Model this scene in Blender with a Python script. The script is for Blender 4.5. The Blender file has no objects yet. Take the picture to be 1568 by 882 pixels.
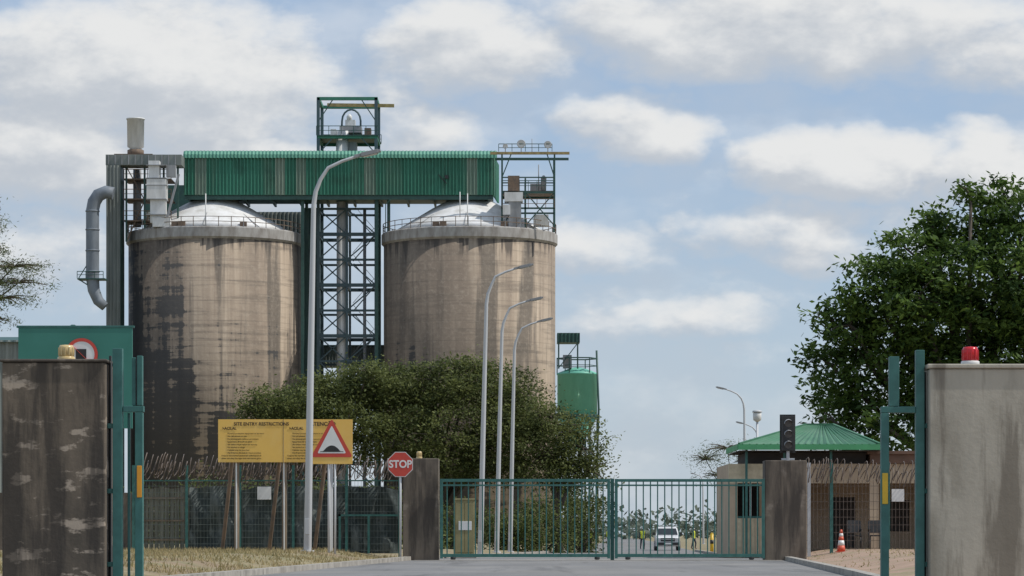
import bpy, math, random
import numpy as np
from mathutils import Vector, Matrix
random.seed(7); rng=np.random.default_rng(7)
S=bpy.context.scene
S.view_settings.view_transform='Standard'; S.view_settings.look='None'; S.view_settings.exposure=0

# ------------------------------------------------------------ materials
def nodes_of(m):
    m.use_nodes=True; nt=m.node_tree; nt.nodes.clear(); return nt
def pm(name,c1,c2=None,scale=3.0,stretch=(1,1,1),rough=0.75,metal=0.0,bump=0.0,lo=0.35,hi=0.65,c3=None,scale3=0.6,stretch3=(1,1,1),amt3=0.6,lo3=.45,hi3=.7,bscale=None,c4=None,lo4=.5,hi4=.62,amt4=.7,scale4=1.2,stretch4=(2.2,2.2,.25)):
    m=bpy.data.materials.new(name); nt=nodes_of(m); N=nt.nodes; L=nt.links
    o=N.new('ShaderNodeOutputMaterial'); b=N.new('ShaderNodeBsdfPrincipled'); L.new(b.outputs[0],o.inputs[0])
    b.inputs['Roughness'].default_value=rough; b.inputs['Metallic'].default_value=metal
    if c2 is None: c2=tuple(v*0.78 for v in c1)
    tc=N.new('ShaderNodeTexCoord')
    def noise(sc,st,det=5,off=0):
        mp=N.new('ShaderNodeMapping'); mp.inputs['Scale'].default_value=st; mp.inputs['Location'].default_value=(off,off*1.7,off*.3); L.new(tc.outputs['Object'],mp.inputs[0])
        n=N.new('ShaderNodeTexNoise'); n.inputs['Scale'].default_value=sc; n.inputs['Detail'].default_value=det; n.inputs['Roughness'].default_value=.62
        L.new(mp.outputs[0],n.inputs['Vector']); return n
    n=noise(scale,stretch)
    r=N.new('ShaderNodeMapRange'); r.inputs[1].default_value=lo; r.inputs[2].default_value=hi; L.new(n.outputs[0],r.inputs[0])
    mx=N.new('ShaderNodeMix'); mx.data_type='RGBA'; mx.inputs[6].default_value=(*c1,1); mx.inputs[7].default_value=(*c2,1); L.new(r.outputs[0],mx.inputs[0])
    out=mx.outputs[2]
    for cc,sc,st,am,l,h_,of in ((c3,scale3,stretch3,amt3,lo3,hi3,0),(c4,scale4,stretch4,amt4,lo4,hi4,6.3)):
        if cc:
            n3=noise(sc,st,5,of); r3=N.new('ShaderNodeMapRange'); r3.inputs[1].default_value=l; r3.inputs[2].default_value=h_; r3.inputs[4].default_value=am
            L.new(n3.outputs[0],r3.inputs[0])
            m3=N.new('ShaderNodeMix'); m3.data_type='RGBA'; L.new(r3.outputs[0],m3.inputs[0]); L.new(out,m3.inputs[6]); m3.inputs[7].default_value=(*cc,1); out=m3.outputs[2]
    L.new(out,b.inputs['Base Color'])
    if bump:
        nb=noise(bscale or scale*4,(1,1,1)); bp=N.new('ShaderNodeBump'); bp.inputs['Strength'].default_value=bump; bp.inputs['Distance'].default_value=.02
        L.new(nb.outputs[0],bp.inputs['Height']); L.new(bp.outputs[0],b.inputs['Normal'])
    return m
def leafmat(name,dark,light,trans=0.35):
    m=bpy.data.materials.new(name); nt=nodes_of(m); N=nt.nodes; L=nt.links
    o=N.new('ShaderNodeOutputMaterial')
    a=N.new('ShaderNodeAttribute'); a.attribute_name='tone'
    mx=N.new('ShaderNodeMix'); mx.data_type='RGBA'; mx.inputs[6].default_value=(*dark,1); mx.inputs[7].default_value=(*light,1); L.new(a.outputs['Fac'],mx.inputs[0])
    b=N.new('ShaderNodeBsdfPrincipled'); b.inputs['Roughness'].default_value=.6; b.inputs['Specular IOR Level'].default_value=.2; L.new(mx.outputs[2],b.inputs['Base Color'])
    t=N.new('ShaderNodeBsdfTranslucent'); L.new(mx.outputs[2],t.inputs[0])
    s=N.new('ShaderNodeMixShader'); s.inputs[0].default_value=trans; L.new(b.outputs[0],s.inputs[1]); L.new(t.outputs[0],s.inputs[2]); L.new(s.outputs[0],o.inputs[0])
    return m
def silomat(name,zd,xk,seed):
    m=bpy.data.materials.new(name); nt=nodes_of(m); N=nt.nodes; L=nt.links
    o=N.new('ShaderNodeOutputMaterial'); b=N.new('ShaderNodeBsdfPrincipled'); L.new(b.outputs[0],o.inputs[0]); b.inputs['Roughness'].default_value=.9
    tc=N.new('ShaderNodeTexCoord'); sp=N.new('ShaderNodeSeparateXYZ'); L.new(tc.outputs['Object'],sp.inputs[0])
    def noise(sc,st,det=5,ro=.6,off=0):
        mp=N.new('ShaderNodeMapping'); mp.inputs['Scale'].default_value=st; mp.inputs['Location'].default_value=(seed+off,seed*2,off); L.new(tc.outputs['Object'],mp.inputs[0])
        n=N.new('ShaderNodeTexNoise'); n.inputs['Scale'].default_value=sc; n.inputs['Detail'].default_value=det; n.inputs['Roughness'].default_value=ro
        L.new(mp.outputs[0],n.inputs['Vector']); return n.outputs[0]
    def M(op,a,c=0.0,d=None,clamp=False):
        n=N.new('ShaderNodeMath'); n.operation=op; n.use_clamp=clamp
        for i,v in enumerate((a,c) if d is None else (a,c,d)):
            if isinstance(v,(int,float)): n.inputs[i].default_value=v
            else: L.new(v,n.inputs[i])
        return n.outputs[0]
    def MR(v,a,c,e=0,f=1):
        r=N.new('ShaderNodeMapRange'); r.inputs[1].default_value=a; r.inputs[2].default_value=c; r.inputs[3].default_value=e; r.inputs[4].default_value=f; L.new(v,r.inputs[0]); return r.outputs[0]
    def MX(f,a,c):
        x=N.new('ShaderNodeMix'); x.data_type='RGBA'; L.new(f,x.inputs[0])
        for i,v in ((6,a),(7,c)):
            if isinstance(v,tuple): x.inputs[i].default_value=(*v,1)
            else: L.new(v,x.inputs[i])
        return x.outputs[2]
    streak=noise(1,(.9,.9,.03)); band=noise(1,(.10,.10,1.3),5,.65,3); blot=noise(1,(.28,.28,.2),6,.7,9); fine=noise(2.2,(1,1,1)); wide=noise(1,(.16,.16,.02),4,.5,17); dstr=noise(1,(.45,.45,.025),5,.6,29)
    x=sp.outputs[0]; z=sp.outputs[2]
    col=MX(MR(streak,.38,.62),(.46,.37,.275),(.30,.235,.175))
    col=MX(MR(wide,.44,.56,0,.7),col,(.19,.15,.115))
    col=MX(MR(band,.5,.62,0,.55),col,(.14,.115,.09))
    col=MX(MR(dstr,.52,.60,0,.75),col,(.095,.082,.068))
    col=MX(MR(x,1.5,-5.0,0,.6),col,(.15,.12,.095))      # left half darkened: shade side painted into the concrete colour
    col=MX(MR(fine,.5,.8,0,.3),col,(.5,.43,.34))
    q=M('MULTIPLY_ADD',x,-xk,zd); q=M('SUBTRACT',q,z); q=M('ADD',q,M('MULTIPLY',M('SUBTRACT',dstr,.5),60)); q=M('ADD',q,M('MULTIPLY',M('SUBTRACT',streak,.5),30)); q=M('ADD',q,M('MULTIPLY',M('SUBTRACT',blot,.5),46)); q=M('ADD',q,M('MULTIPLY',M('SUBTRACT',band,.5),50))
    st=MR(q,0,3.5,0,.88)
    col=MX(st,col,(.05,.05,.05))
    tp=M('ADD',M('SUBTRACT',z,35.4),M('MULTIPLY',M('SUBTRACT',streak,.5),16)); col=MX(MR(tp,0,1.2,0,.8),col,(.07,.06,.052))
    jz=M('FRACT',M('MULTIPLY',z,.42)); jj=M('LESS_THAN',jz,.05); jj=M('MULTIPLY',jj,.22); col=MX(jj,col,(.1,.085,.07))
    L.new(col,b.inputs['Base Color'])
    bp=N.new('ShaderNodeBump'); bp.inputs['Strength'].default_value=.3; bp.inputs['Distance'].default_value=.1; L.new(fine,bp.inputs['Height']); L.new(bp.outputs[0],b.inputs['Normal'])
    return m

M_ring=pm('ring_concrete',(.42,.41,.39),(.24,.22,.20),1.2,(1,1,.3),.9)
M_dome=pm('dome_paint',(.80,.80,.80),(.66,.65,.62),.7,(1,1,.4),.7,c3=(.4,.38,.34),scale3=.5,amt3=.5,lo3=.52,hi3=.7)
M_rust=pm('rusty_steel',(.22,.15,.10),(.13,.10,.08),3)
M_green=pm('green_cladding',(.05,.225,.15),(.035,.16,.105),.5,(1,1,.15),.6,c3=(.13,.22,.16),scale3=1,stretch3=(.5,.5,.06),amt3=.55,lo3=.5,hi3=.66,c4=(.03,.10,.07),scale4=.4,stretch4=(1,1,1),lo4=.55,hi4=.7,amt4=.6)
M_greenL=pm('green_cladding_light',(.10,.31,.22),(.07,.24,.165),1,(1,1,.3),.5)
M_panel=pm('weathered_panel',(.25,.32,.25),(.14,.22,.17),1,(1,1,.2),.6)
M_dgreen=pm('dark_green_steel',(.035,.10,.08),(.025,.07,.062),2,rough=.5)
M_tower=pm('teal_steel',(.05,.09,.11),(.07,.115,.125),1.5,rough=.55)
M_grey=pm('grey_steel',(.34,.35,.36),(.23,.235,.24),1.2,(1,1,.3),.6)
M_duct=pm('blue_grey_duct',(.21,.24,.27),(.14,.16,.185),1.0,(1,1,.3),.6)
M_corr=pm('grey_cladding',(.24,.26,.24),(.14,.16,.15),.6,(1,1,.15),.7)
M_white=pm('white_paint',(.76,.76,.75),(.58,.58,.56),1.5,(1,1,.3),.5)
M_yel=pm('crane_yellow',(.42,.33,.14),(.25,.19,.09),2)
M_gal=pm('galvanised_steel',(.56,.57,.58),(.44,.45,.46),2,(1,1,.1),.5,metal=0)
M_tank=pm('tank_green',(.19,.56,.42),(.14,.45,.33),.5,(1,1,.3),.5)
M_gate=pm('gate_green_paint',(.045,.16,.14),(.03,.115,.10),6,rough=.5)
M_black=pm('black_plastic',(.02,.02,.02),(.03,.03,.03),5,rough=.5)
M_glass=pm('dark_glass',(.03,.035,.04),(.02,.025,.03),1,rough=.1)
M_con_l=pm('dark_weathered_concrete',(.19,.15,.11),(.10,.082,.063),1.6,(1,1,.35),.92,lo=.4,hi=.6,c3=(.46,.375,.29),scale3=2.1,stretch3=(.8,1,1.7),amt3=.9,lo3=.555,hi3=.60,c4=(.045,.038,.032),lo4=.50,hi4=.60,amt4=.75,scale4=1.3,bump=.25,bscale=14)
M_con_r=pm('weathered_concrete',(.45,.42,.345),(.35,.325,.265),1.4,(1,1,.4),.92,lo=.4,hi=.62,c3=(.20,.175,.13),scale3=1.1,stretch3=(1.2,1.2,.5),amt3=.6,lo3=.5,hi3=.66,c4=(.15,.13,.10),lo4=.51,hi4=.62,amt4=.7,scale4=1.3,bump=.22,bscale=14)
M_con_m=pm('pier_concrete',(.19,.155,.12),(.12,.10,.08),1.5,(1,1,.4),.92,lo=.4,hi=.6,c3=(.32,.27,.22),scale3=1.3,amt3=.6,lo3=.56,hi3=.64,c4=(.045,.038,.033),lo4=.48,hi4=.60,amt4=.75,scale4=1.0,bump=.2,bscale=9)

# ------------------------------------------------------------ mesh builder
class MB:
    def __init__(s): s.v=[]; s.f=[]; s.m=[]; s.sm=[]; s.mats=[]
    def mi(s,m):
        if m not in s.mats: s.mats.append(m)
        return s.mats.index(m)
    def face(s,idx,m,sm=False): s.f.append(idx); s.m.append(s.mi(m)); s.sm.append(sm)
    def poly(s,pts,m):
        n=len(s.v); s.v+= [tuple(p) for p in pts]; s.face(list(range(n,n+len(pts))),m)
    def box(s,x0,x1,y0,y1,z0,z1,m):
        n=len(s.v); s.v+=[(x0,y0,z0),(x1,y0,z0),(x1,y1,z0),(x0,y1,z0),(x0,y0,z1),(x1,y0,z1),(x1,y1,z1),(x0,y1,z1)]
        for q in ((0,3,2,1),(4,5,6,7),(0,1,5,4),(1,2,6,5),(2,3,7,6),(3,0,4,7)): s.face([n+i for i in q],m)
    def beam(s,p,q,w,m,h=None):
        p=Vector(p); q=Vector(q); d=(q-p)
        if d.length<1e-6: return
        d.normalize(); up=Vector((0,0,1)) if abs(d.z)<.95 else Vector((0,1,0))
        a=d.cross(up).normalized()*w/2; b=a.cross(d).normalized()*(h or w)/2
        n=len(s.v)
        for c in (p,q):
            for sa,sb in ((-1,-1),(1,-1),(1,1),(-1,1)): s.v.append(tuple(c+a*sa+b*sb))
        for f in ((0,1,2,3),(7,6,5,4),(0,4,5,1),(1,5,6,2),(2,6,7,3),(3,7,4,0)): s.face([n+i for i in f],m)
    def tube(s,pts,rad,m,n=8,cap=True,smooth=True):
        pts=[Vector(p) for p in pts]; k=len(pts)
        if not hasattr(rad,'__len__'): rad=[rad]*k
        base=len(s.v); prev=None
        for i,p in enumerate(pts):
            t=(pts[min(i+1,k-1)]-pts[max(i-1,0)]).normalized()
            if prev is None:
                ref=Vector((0,0,1)) if abs(t.z)<.9 else Vector((1,0,0)); a=t.cross(ref).normalized()
            else:
                a=(prev-t*prev.dot(t)); a=a.normalized() if a.length>1e-5 else t.orthogonal().normalized()
            prev=a; b=t.cross(a)
            for j in range(n):
                an=2*math.pi*j/n; s.v.append(tuple(p+(a*math.cos(an)+b*math.sin(an))*rad[i]))
        for i in range(k-1):
            for j in range(n):
                a0=base+i*n+j; a1=base+i*n+(j+1)%n; s.face([a0,a1,a1+n,a0+n],m,smooth)
        if cap: s.face([base+j for j in range(n)][::-1],m); s.face([base+(k-1)*n+j for j in range(n)],m)
    def lathe(s,cx,cy,prof,m,n=32,smooth=True):
        base=len(s.v); k=len(prof)
        for r,z in prof:
            for j in range(n):
                a=2*math.pi*j/n; s.v.append((cx+r*math.cos(a),cy+r*math.sin(a),z))
        for i in range(k-1):
            for j in range(n):
                a0=base+i*n+j; a1=base+i*n+(j+1)%n; s.face([a0,a1,a1+n,a0+n],m,smooth)
        s.face([base+j for j in range(n)][::-1],m); s.face([base+(k-1)*n+j for j in range(n)],m)
    def rail(s,p,q,m,h=1.1,sp=1.5,r=.045):
        p=Vector(p); q=Vector(q); k=max(1,int((q-p).length/sp)); u=Vector((0,0,h))
        for i in range(k+1):
            c=p.lerp(q,i/k); s.beam(c,c+u,r*1.6,m)
        s.beam(p+u,q+u,r*1.8,m); s.beam(p+u*.5,q+u*.5,r*1.4,m)
    def corr(s,p,q,z0,z1,m,pitch=.4,amp=.09,pan=None,pm_=None):
        p=Vector(p); q=Vector(q); d=q-p; Ln=d.length; d.normalize(); nrm=Vector((d.y,-d.x,0)); k=int(Ln/pitch*2)
        base=len(s.v)
        for i in range(k*2+1):
            c=p+d*(Ln*i/(k*2))+nrm*(amp if i%4 in(0,1) else -amp)
            s.v.append((c.x,c.y,z0)); s.v.append((c.x,c.y,z1))
        for i in range(k*2):
            mm=m
            if pan:
                for a,b in pan:
                    if a<=Ln*i/(k*2)<=b: mm=pm_
            s.face([base+2*i,base+2*i+2,base+2*i+3,base+2*i+1],mm)
    def make(s,name,origin=(0,0,0),bevel=0,parent=None):
        me=bpy.data.meshes.new(name+'_mesh'); o=Vector(origin)
        me.from_pydata([(a-o.x,b-o.y,c-o.z) for a,b,c in s.v],[],s.f)
        for m in s.mats: me.materials.append(m)
        me.polygons.foreach_set('material_index',s.m); me.polygons.foreach_set('use_smooth',s.sm); me.update()
        ob=bpy.data.objects.new(name,me); S.collection.objects.link(ob); ob.location=o
        if bevel:
            b=ob.modifiers.new('bevel','BEVEL'); b.width=bevel; b.segments=2; b.limit_method='ANGLE'
        if parent: ob.parent=parent; ob.location=o-parent.location
        return ob
def text(body,x,y,z,size,mat,parent,name='lettering',align='CENTER',bold=0.0,sx=1.0):
    c=bpy.data.curves.new(name,'FONT'); c.body=body; c.size=size; c.align_x=align; c.align_y='CENTER'; c.offset=bold; c.extrude=.002
    c.materials.append(mat); o=bpy.data.objects.new(name,c); S.collection.objects.link(o)
    o.rotation_euler=(math.radians(90),0,0); o.scale=(sx,1,1); o.parent=parent; o.location=Vector((x,y,z))-parent.location
    return o

# ------------------------------------------------------------ terrain
def itp(x,pts): return float(np.interp(x,[p[0] for p in pts],[p[1] for p in pts]))
def cx(y): return itp(y,[(-50,-4.5),(20,-1.6),(56,.7),(92,2.75),(219,9.2),(420,17),(6000,200)])
def hw(y): return itp(y,[(-50,5.75),(94,5.75),(118,4.2),(6000,4.2)])
def rz(y): return itp(y,[(-50,0),(95,0),(215,-.42),(6000,-.42)])
def sstep(t): t=min(max(t,0),1); return t*t*(3-2*t)
def gz(x,y):
    t=abs(x-cx(y))-hw(y); return rz(y)+itp(y,[(0,.1),(40,.12),(68,.3),(100,.3),(180,.12),(6000,.1)])*sstep((t-.2)/2.4)
ys=sorted(set([-200,-100]+list(range(-50,260,3))+[92,94,95,118,215,219,300,340,380,420,500,700,1000,1600,2600,4000,6000]))
ts=[0,.2,.6,1.0,1.5,2,2.6,4,6,8,11,15,20,30,45,70,110,180,300,600,1200,3000,6000]
gb=MB()
M_ground=pm('dry_grass_soil',(.31,.25,.14),(.18,.165,.08),.9,(1,1,1),.95,bump=.6,c3=(.25,.17,.11),scale3=.22,amt3=.7,lo3=.5,hi3=.62,bscale=9)
M_dirt=pm('red_brown_soil',(.40,.275,.195),(.30,.205,.14),.8,(1,1,1),.95,bump=.5,c3=(.24,.21,.11),scale3=.35,amt3=.8,lo3=.54,hi3=.62,bscale=9)
cols=[-t for t in ts[::-1]]+[t for t in ts]
for y in ys:
    for i,t in enumerate(cols):
        sgn=-1 if i<len(ts) else 1
        x=cx(y)+sgn*(hw(y)+abs(t)); gb.v.append((x,y,gz(x,y)+ (0 if abs(t)<.3 or abs(t)>60 else random.uniform(-.025,.025))))
nc=len(cols)
for j in range(len(ys)-1):
    for i in range(nc-1): gb.face([j*nc+i,j*nc+i+1,(j+1)*nc+i+1,(j+1)*nc+i],M_dirt if (len(ts)<=i<len(ts)+11 and ys[j]<106) else M_ground,True)
gb.make('ground')
M_asph=pm('asphalt',(.21,.205,.20),(.155,.152,.148),.5,(1,.25,1),.9,bump=.35,c3=(.28,.26,.23),scale3=.15,amt3=.6,bscale=30,c4=(.09,.088,.085),scale4=.5,stretch4=(2,.12,1),lo4=.55,hi4=.65,amt4=.5)
rb=MB()
for j,y in enumerate(ys):
    rb.v+=[(cx(y)-hw(y),y,rz(y)+.004),(cx(y)+hw(y),y,rz(y)+.004)]
for j in range(len(ys)-1): rb.face([2*j,2*j+1,2*j+3,2*j+2],M_asph)
rb.make('road')
M_kerb=pm('kerb_concrete',(.42,.39,.34),(.24,.22,.19),2,rough=.9)
for sgn in(-1,1):
    kb=MB(); yy=[y for y in ys if 20<=y<=200]
    for a,b in zip(yy[:-1],yy[1:]):
        n=len(kb.v)
        for y in (a,b-.03):
            e=cx(y)+sgn*(hw(y)-.03); w=.2*sgn
            kb.v+=[(e,y+.0,rz(y)-.05),(e,y,rz(y)+.12),(e+w,y,rz(y)+.12),(e+w,y,rz(y)-.05)]
        for k in range(3): kb.face([n+k,n+k+1,n+k+5,n+k+4],M_kerb)
    kb.make('kerb')
gs=MB(); gs.poly([(cx(89)-5.6,89,.009),(cx(89)+5.6,89,.009),(cx(91.4)+5.6,91.4,.009),(cx(91.4)-5.6,91.4,.009)],M_kerb); gs.make('gate_threshold')

# ------------------------------------------------------------ leaf masses
def leaves_object(name,C,tone,size,mat,origin,parent=None,aspect=.5,upb=.5):
    n=len(C); nrm=rng.normal(size=(n,3)); nrm[:,2]=np.abs(nrm[:,2])+upb; nrm/=np.linalg.norm(nrm,axis=1)[:,None]
    t=rng.normal(size=(n,3)); t-=nrm*(t*nrm).sum(1)[:,None]; t/=np.linalg.norm(t,axis=1)[:,None]; b=np.cross(nrm,t)
    sz=size*rng.uniform(.6,1.3,size=(n,1))
    V=np.empty((n,4,3)); V[:,0]=C-t*sz/2; V[:,1]=C-b*sz*aspect/2; V[:,2]=C+t*sz/2; V[:,3]=C+b*sz*aspect/2
    V=V.reshape(-1,3)-np.array(origin)
    me=bpy.data.meshes.new(name); me.vertices.add(4*n); me.vertices.foreach_set('co',V.ravel().astype('f'))
    me.loops.add(4*n); me.loops.foreach_set('vertex_index',np.arange(4*n,dtype='i')); me.polygons.add(n)
    me.polygons.foreach_set('loop_start',np.arange(0,4*n,4,dtype='i')); me.polygons.foreach_set('loop_total',np.full(n,4,dtype='i'))
    me.update(calc_edges=True); a=me.attributes.new('tone','FLOAT','FACE'); a.data.foreach_set('value',np.clip(tone,0,1).astype('f'))
    me.materials.append(mat); ob=bpy.data.objects.new(name,me); S.collection.objects.link(ob)
    if parent: ob.parent=parent
    else: ob.location=origin
    return ob
M_bark=pm('bark',(.13,.105,.08),(.07,.06,.05),4,(1,1,.3),.95)
def tree(name,base,lobes,lmat,cl_per_m2=2.2,lp=60,leaf=.22,sig=.38,trunk_r=.35,fork=.45,aspect=.5,inner=.25,ntwig=60,out=1.15):
    base=Vector(base); tb=MB()
    zc=min(l[2] for l in lobes); fz=base.z+(zc-base.z)*fork
    tb.tube([base-Vector((0,0,.3)),base+Vector((.1,0,(fz-base.z)*.5)),Vector((base.x-.1,base.y,fz))],[trunk_r*1.25,trunk_r,trunk_r*.85],M_bark,10)
    C=[];T=[]; cents=[]
    for l in lobes:
        x,y,z,rx,ry,rzz=l
        area=4*math.pi*((rx*ry+rx*rzz+ry*rzz)/3); k=max(6,int(area*cl_per_m2))
        d=rng.normal(size=(k,3)); d/=np.linalg.norm(d,axis=1)[:,None]
        rr=np.where(rng.random(k)<inner,rng.uniform(.3,.8,k),rng.uniform(.78,out,k))
        cc=np.array([x,y,z])+d*rr[:,None]*np.array([rx,ry,rzz]); cents.append((l,cc))
        tn=rng.uniform(.05,.85,k)
        for c,q in zip(cc,tn):
            m=int(lp*rng.uniform(.5,1.4)); g=rng.normal(size=(m,3))*sig*np.array([1,1,.6])*rng.uniform(.7,1.3)
            C.append(c+g); T.append(q+rng.normal(size=m)*.16+g[:,2]*.25)
        p0=Vector((base.x-.1,base.y,fz-.1)); p2=Vector((x,y,z)); mid=p0.lerp(p2,.5)+Vector((random.uniform(-.4,.4),random.uniform(-.4,.4),.3))
        r0=trunk_r*.5; tb.tube([p0,p0.lerp(mid,.5)+Vector((0,0,.15)),mid,p2],[r0,r0*.8,r0*.55,r0*.25],M_bark,7)
    for l,cc in cents:
        for c in cc[:max(4,ntwig//len(lobes))]:
            p=Vector(l[:3]); q=Vector(c); mm=p.lerp(q,.5)+Vector((0,0,.12)); tb.tube([p,mm,q],[.06,.04,.015],M_bark,4,False)
    ob=tb.make(name,base)
    leaves_object('foliage',np.concatenate(C),np.concatenate(T),leaf,lmat,base,parent=ob,aspect=aspect)
    return ob
L_mid=leafmat('acacia_leaves',(.05,.068,.022),(.20,.225,.075),.4)
L_big=leafmat('mango_leaves',(.025,.055,.014),(.15,.235,.05),.4)
L_thin=leafmat('feathery_leaves',(.07,.10,.04),(.17,.20,.09))
g=lambda x,y:gz(x,y)
tree('acacia_tree',(-10.6,165,g(-10.6,165)),[(-13.2,165,7.6,2.0,2.5,1.3),(-11.4,164,8.1,2.3,2.6,1.3),(-9.0,166,8.8,2.2,2.6,1.2),(-7.4,165,9.1,1.9,2.4,1.1),(-12,164,6.2,2.4,2.4,1.3),(-9.0,163.5,6.6,2.6,2.4,1.6),(-13.9,164,6.4,1.2,1.8,1.0),(-10.3,164,9.0,1.0,1.2,.6),(-8.1,164,9.9,.9,1.2,.5),(-14.2,164,8.0,.8,1.0,.5)],L_mid,cl_per_m2=2.0,lp=54,leaf=.21,out=1.22)
tree('acacia_tree',(-3.8,166,g(-3.8,166)),[(-5.4,166,8.8,2.5,2.6,1.4),(-3.0,165,9.2,2.4,2.6,1.2),(-1.0,166,8.7,2.1,2.6,1.4),(.3,166,7.5,1.4,2.2,1.4),(-6.2,164,6.4,2.4,2.6,1.7),(-3.2,163.5,6.0,2.6,2.4,1.9),(-.4,164,6.0,2.2,2.4,1.9),(-2,164,4.6,2.6,2.0,1.0),(-4.6,165,10.1,1.0,1.2,.4),(-2.2,165,10.2,.9,1.2,.4),(.2,165,9.0,.7,1,.5)],L_mid,cl_per_m2=2.0,lp=54,leaf=.21,trunk_r=.3,out=1.22)
tree('acacia_tree',(2.6,163,g(2.6,163)),[(1.6,163,7.0,1.5,2,1.0),(2.8,163,6.6,1.6,2,1.1),(3.9,163,5.6,1.3,1.8,1.1),(1.6,162.5,5.2,1.7,2,1.3),(4.3,163,4.3,.9,1.3,.9),(2.9,163,4.4,1.6,1.8,.9)],L_mid,lp=42,leaf=.20,trunk_r=.22,out=1.25)
R=[(15.8,8.25,2.1),(14.9,10,1.3),(15.9,11.4,1.5),(14.6,6.8,1.4),(17.8,13.0,1.4),(19.3,14.2,1.2),(21,14.7,1.2),(22.7,14.6,1.5),(20.1,11.4,2.8),(18.4,9.1,2.9),(22.4,12,3.0),(22.4,8.2,3.3),(16.3,5.6,1.5),(20.1,6.5,2.6),(24.9,10.5,3.4),(17.8,11.2,1.9),(16.6,12.7,.8),(20.1,15.6,.7),(14.0,8.4,.9),(14.2,5.7,.9),(15.2,4.6,.9),(13.9,10.6,.6),(21.9,16.0,.6),(18.6,14.4,.6)]
tree('mango_tree',(20.4,131,g(20.4,131)),[(a,130+random.uniform(-1.5,1.5),b,c,c*1.1,c*.85) for a,b,c in R],L_big,cl_per_m2=1.35,lp=44,leaf=.34,sig=.33,trunk_r=.5,aspect=.42,inner=.15,out=1.25)
tree('thorn_tree',(17.0,232,g(17,232)),[(15.3,232,6.7,1.6,1.6,.5),(17,232,7.6,1.9,1.8,.6),(18.3,232,6.6,1.4,1.6,.6),(16.2,231,5.4,1.6,1.6,.5),(17.5,231,5.0,1.2,1.4,.6)],L_thin,cl_per_m2=2.0,lp=22,leaf=.2,sig=.42,trunk_r=.16,aspect=.25,ntwig=90)
tree('thorn_tree',(-41.5,200,g(-41,200)),[(-36.2,200,21.9,1.6,2.2,.6),(-33.9,200,19.0,2.2,2.2,.45),(-33.6,200,17.9,2.0,2,.4),(-34.6,200,16.9,2.4,2,.5),(-35.5,200,15.4,1.8,1.6,.4),(-35.8,200,23.2,1.1,1.5,.4),(-36.4,200,20.2,1.8,2.4,.6),(-42,200,21,4,3,2.4),(-45,200,18,3.5,3,2)],L_thin,cl_per_m2=1.7,lp=24,leaf=.30,sig=.4,trunk_r=.35,fork=.7,aspect=.2,ntwig=200)
def shrub(name,x,y,w,h,mat,n=60,lp=60,leaf=.2):
    zb=gz(x,y); c=np.stack([rng.normal(x,w*.33,n),rng.normal(y,w*.3,n),zb+rng.uniform(.05,1,n)*h],1)
    C=[];T=[]
    for q in c: 
        C.append(q+rng.normal(size=(lp,3))*.32); T.append(rng.uniform(0,.7)+rng.normal(size=lp)*.15)
    C=np.concatenate(C); C[:,2]=np.maximum(C[:,2],zb+.02)
    tb=MB(); 
    for q in c[:10]: tb.tube([(x,y,zb-.1),((x+q[0])/2,y,zb+h*.3),tuple(q)],[.07,.05,.02],M_bark,5,False)
    ob=tb.make(name,(x,y,zb)); leaves_object('foliage',C,np.concatenate(T),leaf,mat,(x,y,zb),parent=ob)
for x,y,w,h in((-3.5,160,4,2.2),(-.2,158,2.6,1.7),(1.6,160,3,2.6),(4.0,166,2.6,3.1),(3.4,172,3,4.3),(-9,130,6,2.6),(-13,128,6,3.0),(-6.5,128,5,2.4),(15.5,190,3,4.2),(14.2,150,2.0,2.2),(17,160,3,3)):
    shrub('shrub',x,y,w,h,L_mid)
n=900; tx=rng.uniform(-260,330,n); ty=rng.uniform(620,900,n); hh=np.abs(rng.normal(2.2,1.6,n))+ .6*np.sin(tx*.05)
C=[];T=[]
for a,b,h in zip(tx,ty,hh):
    k=30; C.append(np.stack([rng.normal(a,2.2,k),rng.normal(b,2,k),np.abs(rng.normal(max(h,.5),1.1,k))],1)); T.append(rng.uniform(.2,.8)+rng.normal(size=k)*.1)
leaves_object('distant_treeline',np.concatenate(C),np.concatenate(T),1.5,leafmat('distant_leaves',(.08,.105,.08),(.16,.19,.15)),(0,700,0),aspect=.7)
M_gr=leafmat('grass_blades',(.17,.16,.06),(.44,.35,.19),.3)
n=30000; gx=rng.uniform(-13,-2.5,n); gy=rng.uniform(40,94,n)
gx2=rng.uniform(7.5,16,2500); gy2=rng.uniform(60,100,2500); gx=np.concatenate([gx,gx2]); gy=np.concatenate([gy,gy2])
pat=np.sin(gx*1.9+np.sin(gy*.7)*2)+np.sin(gy*.9+gx*.6); ok=[(abs(a-cx(b))-hw(b)>.35) and p>-.3+random.uniform(-.8,.8) for a,b,p in zip(gx,gy,pat)]
ok=np.array(ok); gx=gx[ok]; gy=gy[ok]; n=len(gx); gzv=np.array([gz(a,b) for a,b in zip(gx,gy)])
h=rng.uniform(.03,.14,n)*np.where(gx>7,.5,1); w=rng.uniform(.01,.025,n); an=rng.uniform(0,math.pi,n); lx=rng.normal(0,.05,n); ly=rng.normal(0,.05,n)
V=np.empty((n,3,3)); V[:,0]=np.stack([gx-np.cos(an)*w,gy-np.sin(an)*w,gzv-.02],1); V[:,1]=np.stack([gx+np.cos(an)*w,gy+np.sin(an)*w,gzv-.02],1); V[:,2]=np.stack([gx+lx,gy+ly,gzv+h],1)
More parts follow.
